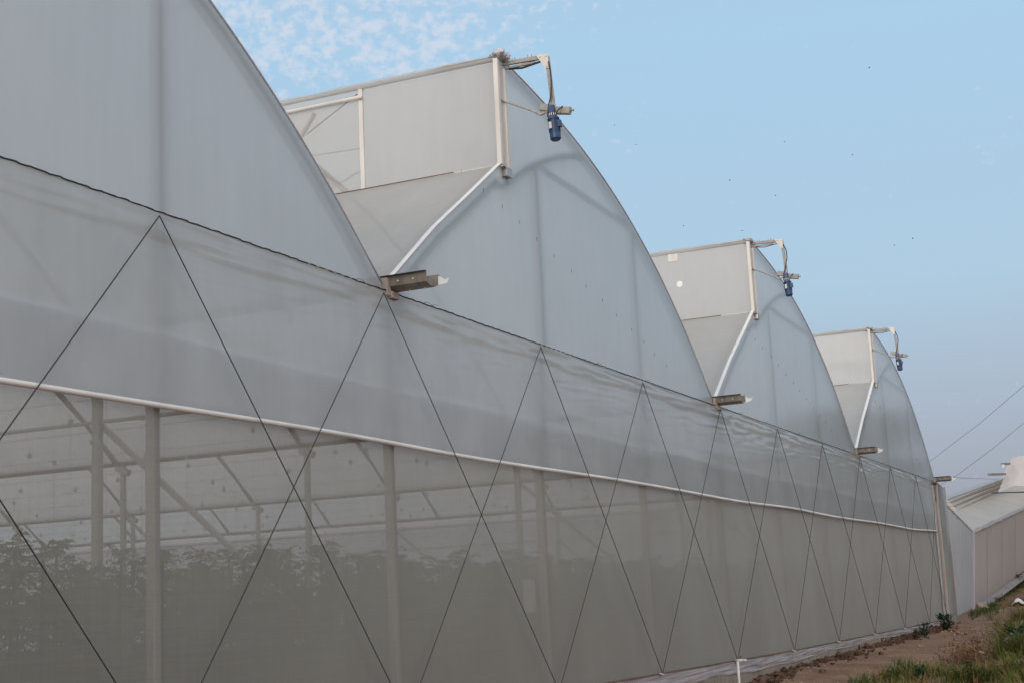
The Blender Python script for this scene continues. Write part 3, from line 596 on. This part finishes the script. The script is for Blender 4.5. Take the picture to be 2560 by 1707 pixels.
m = MB(); m.grid(lambda u, v: B1.lerp(e1, u).lerp(q0.lerp(r1, u), v) + rn * 0 + Vector((0, 0, .05 * math.sin(math.pi * v))), 20, 8); m.build('roof_film', M['farroof'], fg, True)
print('q depths', (q0 - CAM).dot(FW), (q1 - CAM).dot(FW), (B1-CAM).dot(FW), (e1-CAM).dot(FW))
t0 = at(2366, 1245, (q0 - CAM).dot(FW) + .3); t1 = at(2510, 1194, (q1 - CAM).dot(FW) + .3)
for a, b, mt, dp in ((0, .30, 'farroof', 0), (.30, .36, 'conc', .03), (.36, .62, 'farroof', .0), (.62, .68, 'conc', .03), (.68, .94, 'farroof', 0), (.94, 1.0, 'farfilm', .05)):
    n_ = Vector((0, -dp, 0)); lo0, lo1 = q0.lerp(t0, a), q1.lerp(t1, a); hi0, hi1 = q0.lerp(t0, b), q1.lerp(t1, b); bk_ = Vector((0, .4, 0))
    m = MB(); m.add([lo0 + n_, lo1 + n_, hi1 + n_, hi0 + n_, lo0 + bk_, lo1 + bk_, hi1 + bk_, hi0 + bk_], [(0, 1, 2, 3), (7, 6, 5, 4), (3, 2, 6, 7), (0, 3, 7, 4), (1, 5, 6, 2), (0, 4, 5, 1)]); m.build('vent_band', M[mt], fg)
# arched bay standing above the far roof at the right
fb = empty('arched_greenhouse', at(2600, 1300, 78), 'white rounded greenhouse bay rising above the beige roof at the right edge', 'greenhouse')
pp = [(2478, 1236), (2492, 1222), (2504, 1200), (2512, 1178), (2520, 1158), (2530, 1145), (2545, 1139), (2570, 1139), (2620, 1150), (2700, 1185), (2800, 1260), (2860, 1330), (2480, 1330)]
fr_ = [at(x, y, 76) for x, y in pp]; bk = [p + (p - CAM).normalized() * 16 + RT * 3 - UP * 1.2 for p in fr_]; n = len(pp)
m = MB(); m.add(fr_, [tuple(range(n))]); m.build('gable_panel', M['farwhite'], fb)
m = MB(); m.add(fr_ + bk, [(i, i + 1, n + i + 1, n + i) for i in range(n - 2)] + [tuple(range(2 * n - 1, n - 1, -1))]); m.build('roof_film', M['farwhite'], fb, True)
for (x0_, x1_, y_) in ((2472, 2512, 1184), (2504, 2524, 1158)):
    m = MB(); m.bar(at(x1_, y_, 75.5), at(x0_, y_ + .8, 74), .12, .11); m.build('gutter', M['galvd'], fb)
m = MB(); m.bar(at(2508, 1160, 74), at(2508, 1167, 74), .09, .09, (0, 1, 0)); m.build('gutter_outlet', M['white'], fb)
m = MB(); m.tube([at(2480, 1231, 66), at(2560, 1229, 62), at(2700, 1226, 58)], .03, 5); tag(m.build('cable', M['wire']), 'dark cable lying level across the beige roof of the far greenhouse', 'cable')
# overhead wires
def cable(pts, r, label):
    m = MB(); P0 = [Vector(p) for p in pts]; m.tube(P0, r, 5); tag(m.build('overhead_wire', M['wire'], None, True), label, 'wire', 'thin wires on the right')
cable([at(2318, 1158, 60), at(2380, 1110, 55), at(2450, 1057, 50), at(2560, 963, 44), at(2760, 780, 36)], .006, 'upper of two thin slanting wires in the sky right of the last arch')
cable([at(2352, 1210, 41), at(2395, 1185, 41), at(2480, 1122, 40), at(2560, 1056, 38), at(2760, 880, 33)], .0048, 'lower of two thin slanting wires, rising from the last gutter end')
cable([at(2378, 1192, 40), at(2430, 1195, 55), at(2500, 1197, 74)], .007, 'short level wire from the last gutter to the far white bay')

# ------------------------------------------------------------------ small things on the ground
def gp(x, y, d=0): return Vector((x, y, ground_z(x, y) + d))
def hit(px, py):                        # where the line of sight through a photo pixel meets the ground
    d = (FW * F_PX + RT * (px - PP[0]) - UP * (py - PP[1])).normalized(); t = 5.0
    while t < 120:
        p = CAM + d * t
        if p.z < ground_z(p.x, p.y): return p
        t += .04
    return p
# tap pipe
p = hit(1845, 1760); p = Vector((10.62, -.5, -.5))
m = MB(); m.tube([(10.6, -.5, -.6), (10.6, -.5, .08)], .016, 10); m.tube([(10.6, -.5, .085), (10.6, -.5, .10)], .021, 10)
root = empty('tap_pipe', (10.6, -.5, -.5), 'white plastic standpipe with a tap, standing in front of the skirt', 'standpipe'); m.build('riser', M['pipe'], root, True)
m = MB(); m.tube([(10.59, -.5, .088), (10.86, -.515, .075)], .014, 10); m.tube([(10.7, -.505, .083), (10.75, -.508, .081)], .02, 10); m.tube([(10.84, -.514, .076), (10.89, -.516, .072)], .019, 10); m.build('spout', M['pipe'], root, True)
m = MB(); m.tube([(10.72, -.506, .09), (10.72, -.506, .125)], .007, 6); m.bar((10.69, -.506, .125), (10.76, -.506, .128), .02, .01); m.build('tap_handle', M['wire'], root)
# stake
b = hit(2206, 1612); m = MB(); m.tube([b + Vector((0, 0, -.05)), b + Vector((.01, 0, .06)), b + Vector((-.01, .01, .13))], [.02, .018, .012], 7); m.tube([b + Vector((0, 0, .11)), b + Vector((.0, -.04, .14))], .012, 6)
tag(m.build('wooden_stake', M['stake'], loc=b), 'short brown wooden stake in the soil beside the skirt', 'stake')
# ridge of dark clods along the curb
random.seed(5); m = MB()
for i in range(2200):
    x = random.uniform(8, 29.5) ; y = -.12 - abs(random.gauss(0, .14)); s = random.uniform(.008, .034) * (1 if random.random() < .9 else 1.7)
    if nz(x * 1.1, 3.3) < -.15 and random.random() < .7: continue
    m.blob(gp(x, y, s * .3 + .02 * max(0, 1 - abs(y + .2) / .15)), (s * 1.3, s, s * .8), i, 3, .8, 2.4)
tag(m.build('soil_clods', M['clod']), 'broken ridge of dark soil clods along the foot of the concrete curb', 'soil', kind='stuff')
m = MB()
for i in range(2600):
    x = random.uniform(8, 36); y = random.uniform(-3.2, -.15); s = random.uniform(.004, .013) * (1 if random.random() < .93 else 2.4); m.blob(gp(x, y, s * .2), (s * 1.3, s, s * .7), i, 2, .5, 2)
tag(m.build('gravel', M['stone']), 'small stones and crumbs scattered over the bare dirt path', 'gravel', kind='stuff')
# stones
def stone(px, py, w, h, label, mat='stone', sd=1):
    p = hit(px, py); dist = (p - CAM).dot(FW); r = w / F_PX * dist / 2; rh = h / F_PX * dist / 2
    m = MB(); m.blob(p + Vector((0, 0, rh * .6)), (r, r, rh), sd, 9, .3, 1.6); return tag(m.build('stone', M[mat], loc=p), label, 'stone')
stone(2455, 1528, 34, 26, 'large tan lump of rock by the foot of the far white wall', sd=3)
stone(2453, 1636, 14, 11, 'grey stone lying among brown litter on the bank', sd=5)
stone(2548, 1680, 60, 34, 'broad tan boulder half hidden by grass in the lower right corner', sd=8)
stone(2380, 1578, 14, 7, 'small dark flat stone on the path below the corner post', 'clod', sd=9)
# fallen tomatoes
random.seed(9)
tl = [(2356, 1580, 'yellow'), (2364, 1579, 'yellow'), (2378, 1579, 'yellow'), (2386, 1588, 'yellow'), (2394, 1584, 'red'), (2406, 1585, 'yellow'), (2413, 1585, 'red'), (2455, 1539, 'yellow'), (2466, 1582, 'orange'), (2298, 1615, 'yellow'), (2362, 1591, 'orange')]
for i, (x, y, c) in enumerate(tl):
    p = hit(x, y); m = MB(); r = .023 if c != 'red' else .032; m.blob(p + Vector((0, 0, r * .7)), (r, r, r * .85), i, 7, .04, 1); tag(m.build('tomato', M[c], loc=p, smooth=True),
        {'yellow': 'pale yellow discarded tomato on the dirt near the corner post', 'red': 'red discarded tomato on the dirt near the corner post', 'orange': 'orange discarded tomato lying on the dirt path'}[c], 'tomato', 'discarded %s tomatoes on the path' % c)
# broadleaf weeds at the corner
def weed(px, py, hpx, label, seed, wide=1.0):
    random.seed(seed); p = hit(px, py); h = hpx / F_PX * (p - CAM).dot(FW); m = MB()
    for i in range(70):
        a = random.uniform(0, 6.28); z = random.uniform(.0, .9) * h; r0 = random.uniform(0, .25) * h * wide; q = p + Vector((math.cos(a) * r0, math.sin(a) * r0, z)); w = random.uniform(.24, .42) * h
        d = Vector((math.cos(a), math.sin(a), random.uniform(-.2, .9))).normalized(); s = d.cross(Vector((0, 0, 1))).normalized()
        m.add([q, q + d * w * .5 + s * w * .3, q + d * w, q + d * w * .5 - s * w * .3], [(0, 1, 2, 3)])
    root = empty('weed', p, label, 'weed', 'broad-leaved weeds at the wall foot'); m.build('leaves', M['weed'], root)
    m = MB(); m.tube([p, p + Vector((0, .01, h * .5)), p + Vector((.01, 0, h * .9))], [.012, .01, .005], 5); m.build('stalk', M['weed'], root)
weed(2337, 1562, 46, 'tall narrow dark green weed against the corner post', 1, .5)
weed(2360, 1576, 42, 'spreading dark weed at the foot of the corner film', 2, 1.2)
weed(2374, 1568, 32, 'small weed clump right of the corner post', 7, 1.4)
weed(2312, 1592, 36, 'bushy weed below the end of the skirt, left of the corner', 3)
weed(2292, 1597, 24, 'lowest small weed left of the corner weeds', 4)
weed(2430, 1548, 20, 'weed tuft at the foot of the far white wall', 5, 1.5)
weed(2545, 1462, 34, 'dark low weed near the right edge below the ribbed wall', 21, 1.6)
weed(2548, 1622, 60, 'leafy weed among long grass at the right edge', 22, 1.4)
weed(2300, 1700, 36, 'low leafy weed in the nearest grass tuft at the bottom edge', 12, 1.6)
weed(2420, 1690, 40, 'low leafy weed between the tufts at the bottom right', 13, 1.6)
weed(2515, 1468, 36, 'dark weed growing on the bank before the far ribbed wall', 6, 1.3)
# grass on the bank
def blades(m, p, n, h, spread, lean=.4):
    for i in range(n):
        a = random.uniform(0, 6.28); r0 = abs(random.gauss(0, spread)); x, y = p.x + math.cos(a) * r0, p.y + math.sin(a) * r0
        b = Vector((x, y, ground_z(x, y) - .01)); hh = h * random.uniform(.45, 1.1); l = lean * hh * random.uniform(.2, 1.3); az = random.uniform(0, 6.28); dx = Vector((math.cos(az), math.sin(az), 0)); s = Vector((-dx.y, dx.x, 0)) * random.uniform(.003, .008)
        q1 = b + Vector((0, 0, hh * .5)) + dx * l * .25; q2 = b + Vector((0, 0, hh * .85)) + dx * l * .7; q3 = b + Vector((0, 0, hh * .95)) + dx * l * 1.2
        m.add([b - s, b + s, q1 + s, q1 - s, q2 + s * .6, q2 - s * .6, q3], [(0, 1, 2, 3), (3, 2, 4, 5), (5, 4, 6)])
random.seed(21); gm = MB()
for i in range(260):
    px = random.uniform(2080, 2620); py = random.uniform(1480, 1850)
    edge = lerp([2080, 2200, 2300, 2400, 2480, 2560], [1745, 1690, 1650, 1640, 1520, 1440], px)
    if py < edge + 14 * nz(px * .02, py * .02): continue
    if 2370 < px < 2500 and 1585 < py < 1690 and random.random() < .85: continue
    p = hit(px, py); cl = nz(p.x * 1.3, p.y * 1.9, 5)
    if cl < -.22: continue
    gm.cur = 0 if random.random() < .5 else 1
    blades(gm, p, 26, .17 + .16 * max(0, cl) + (.08 if px > 2470 else 0), .12, 1.5)
for (px, py, n, h) in ((2235, 1702, 110, .2), (2300, 1692, 120, .22), (2345, 1690, 90, .2), (2540, 1600, 260, .34), (2556, 1560, 260, .34), (2520, 1650, 180, .3), (2552, 1510, 200, .25), (2545, 1470, 200, .24), (2530, 1480, 120, .2), (2556, 1450, 160, .25), (2550, 1640, 260, .36), (2558, 1700, 260, .34), (2480, 1700, 120, .24), (2400, 1706, 120, .24), (2270, 1712, 60, .18)):
    p = hit(px, py); gm.cur = 0; blades(gm, p, n, h, .16, 1.5); gm.cur = 1; blades(gm, p, n // 3, h, .2, 1.6)
for i in range(60):                     # weeds creeping along the far wall foot and the bank
    px = random.uniform(2440, 2565); py = lerp([2440, 2565], [1540, 1440], px) + random.uniform(-2, 14); gm.cur = 0; blades(gm, hit(px, py), 26, .22, .2, .7)
tag(gm.build('grass', [M['grass'], M['straw']]), 'uneven green and straw-coloured grass on the bank at the lower right', 'grass', kind='stuff')
lm = MB()
for i in range(7500):
    px = random.uniform(2200, 2570); py = random.uniform(1475, 1760)
    if i % 3 == 0: px = random.gauss(2425, 42); py = random.gauss(1648, 30)
    if py < lerp([2200, 2300, 2400, 2480, 2560], [1700, 1655, 1590, 1500, 1440], px) + random.uniform(-5, 25): continue
    p = hit(px, py) + Vector((random.uniform(-.1, .1), random.uniform(-.1, .1), random.uniform(0, .045))); d = Vector((random.uniform(-1, 1), random.uniform(-1, 1), random.uniform(-.2, .7))).normalized(); s = d.cross(Vector((.2, .1, 1))).normalized(); w_ = random.uniform(.02, .085)
    lm.add([p, p + d * w_ * .5 + s * w_ * .13, p + d * w_, p + d * w_ * .5 - s * w_ * .13], [(0, 1, 2, 3)])
tag(lm.build('plant_litter', M['mulch']), 'reddish brown dry leaves and stems littering the bank', 'litter', kind='stuff')
# plastic litter
p = hit(2550, 1513); m = MB(); m.grid(lambda u, v: p + Vector((.5 * (v - .5) + .05 * nz(u * 5, v * 5), .3 - .62 * u, .04 + .24 * math.sin(math.pi * min(1, u * 1.2)) * (1 - abs(v - .5)) + .10 * nz(u * 4, v * 4, 2))), 16, 12)
tag(m.build('plastic_bag', M['white'], loc=p), 'crumpled white plastic sack on the bank at the right edge', 'plastic sack')
p = hit(2530, 1625); m = MB(); q = hit(2508, 1640); r_ = hit(2562, 1590)
m.grid(lambda u, v: q.lerp(r_, u) + Vector((.12 * (v - .5), .0, .05 + .16 * v + .05 * nz(u * 6, v * 4, 3) + .05 * u)), 14, 8)
tag(m.build('plastic_sheet', M['gable'], loc=q), 'folded translucent plastic sheet lying in the grass at the right', 'plastic sheet')
p = hit(2500, 1558); m = MB(); m.grid(lambda u, v: p + Vector((.15 * (v - .5), .22 - .5 * u, .02 + .03 * nz(u * 5, v * 5, 2) + .02 * math.sin(u * 6))), 12, 6); tag(m.build('plastic_scrap', M['skirt'], loc=p), 'grey plastic scrap on the soil left of the grassy bank', 'plastic scrap')
a, b = hit(2426, 1600), hit(2452, 1606); m = MB(); m.tube([a + Vector((0, 0, .02)), b + Vector((0, 0, .02))], .012, 5); tag(m.build('stick', M['stake'], loc=a), 'dark stick lying on the path', 'stick')
a, b = hit(2494, 1527), hit(2514, 1526); m = MB(); m.tube([a + Vector((0, 0, .02)), b + Vector((0, 0, .02))], .018, 5); tag(m.build('stick', M['wood'], loc=a), 'pale stick lying beyond the white wall corner', 'stick')
# crate-like rubbish by the tap at the bottom edge
p = Vector((10.95, -.72, 0)); p.z = ground_z(p.x, p.y); m = MB()
for q in range(4): m.blob(p + Vector((.09 * q, -.03 * (q % 2), .02)), (.05, .05, .03), 60 + q, 6, .5, 2.5)
tag(m.build('stone_heap', M['stone'], loc=p), 'little heap of pale rubble below the tap at the bottom edge', 'rubble')

# ------------------------------------------------------------------ birds
bl = [(1997, 157, 'highest bird, alone in the upper right sky'), (1958, 357, 'bird below the highest one, above the wires side'), (1802, 327, 'bird high over the second motor'), (1676, 415, 'bird left above the middle motor'),
      (1781, 450, 'bird straight above the middle motor arm'), (1705, 531, 'bird just over the middle ridge'), (2097, 549, 'rightmost bird in the sky'), (2054, 564, 'bird close left of the rightmost one'), (1570, 520, 'faint bird left of the middle ridge'),
      (1411, 289, 'faint bird right of the nearest motor'), (1462, 333, 'faint bird low right of the nearest motor')]
for i, (x, y, lb) in enumerate(bl):
    random.seed(i); p = at(x * 1.0884, y * 1.0884, 130); a = random.uniform(0, 6.28); d = Vector((math.cos(a), math.sin(a), 0)); s = Vector((-d.y, d.x, 0)); k = .38 if i > 7 else .55
    m = MB(); m.tube([p - d * .16 * k, p - d * .05 * k, p + d * .06 * k, p + d * .12 * k], [.008, .03 * k, .03 * k, .006], 6); bd = m
    up = random.uniform(.05, .18) * k
    for sg in (-1, 1): m.add([p + d * .05 * k, p + s * sg * .13 * k + Vector((0, 0, up)) + d * .03, p + s * sg * .28 * k + Vector((0, 0, up * .6)) - d * .06, p + s * sg * .12 * k + Vector((0, 0, up * .8)) - d * .05, p - d * .04 * k], [(0, 1, 3, 4), (1, 2, 3)])
    tag(m.build('bird', M['bird'], loc=p), 'tiny dark ' + lb, 'bird', 'birds in the sky')
# ------------------------------------------------------------------ trees behind the photographer's side (mirrored in the film)
def tree(x, y, h, seed, label):
    random.seed(seed); z = ground_z(x, y); root = empty('tree', (x, y, z), label, 'tree', 'trees across the path'); m = MB()
    m.tube([(x, y, z - .2), (x + .1, y, z + h * .25), (x, y + .1, z + h * .5)], [.22, .17, .1], 8)
    for q in range(5):
        a = q * 1.3; m.tube([(x, y, z + h * (.25 + .05 * q)), (x + math.cos(a) * h * .25, y + math.sin(a) * h * .25, z + h * (.55 + .05 * q))], [.08, .03], 6)
    m.build('trunk', M['bark'], root); m = MB()
    cl = [Vector((random.gauss(0, .2) * h, random.gauss(0, .2) * h, h * random.uniform(.4, .9))) for _ in range(16)]
    for i in range(5200):
        c = random.choice(cl); p = Vector((x, y, z)) + c + Vector((random.gauss(0, 1), random.gauss(0, 1), random.gauss(0, .8))) * h * .075
        d = Vector((random.gauss(0, 1), random.gauss(0, 1), random.gauss(0, 1))).normalized(); s = d.orthogonal().normalized(); w_ = .3
        m.add([p, p + d * w_ + s * w_ * .5, p + d * w_ * 2, p + d * w_ - s * w_ * .5], [(0, 1, 2, 3)])
    m.build('crown', M['crown'], root)
for i, (x, y, h, lb) in enumerate(((52, -8.5, 5.6, 'broad tree standing across the path nearest the last bay'), (66, -11, 6.4, 'second broad tree along the path, taller than the nearest'), (78, -13, 7.0, 'tree in the middle of the row across the path'),
        (92, -14.5, 8.0, 'tall tree beyond the middle of the row across the path'), (44, -11.5, 4.8, 'smallest tree of the row across the path'), (110, -17, 9, 'tallest and farthest tree of the row across the path'), (60, -8.2, 4.6, 'tree standing closest to the path edge, front of the row'), (48, -17, 6.5, 'tree set farthest back from the path'))):
    tree(x, y, h, 30 + i, lb)
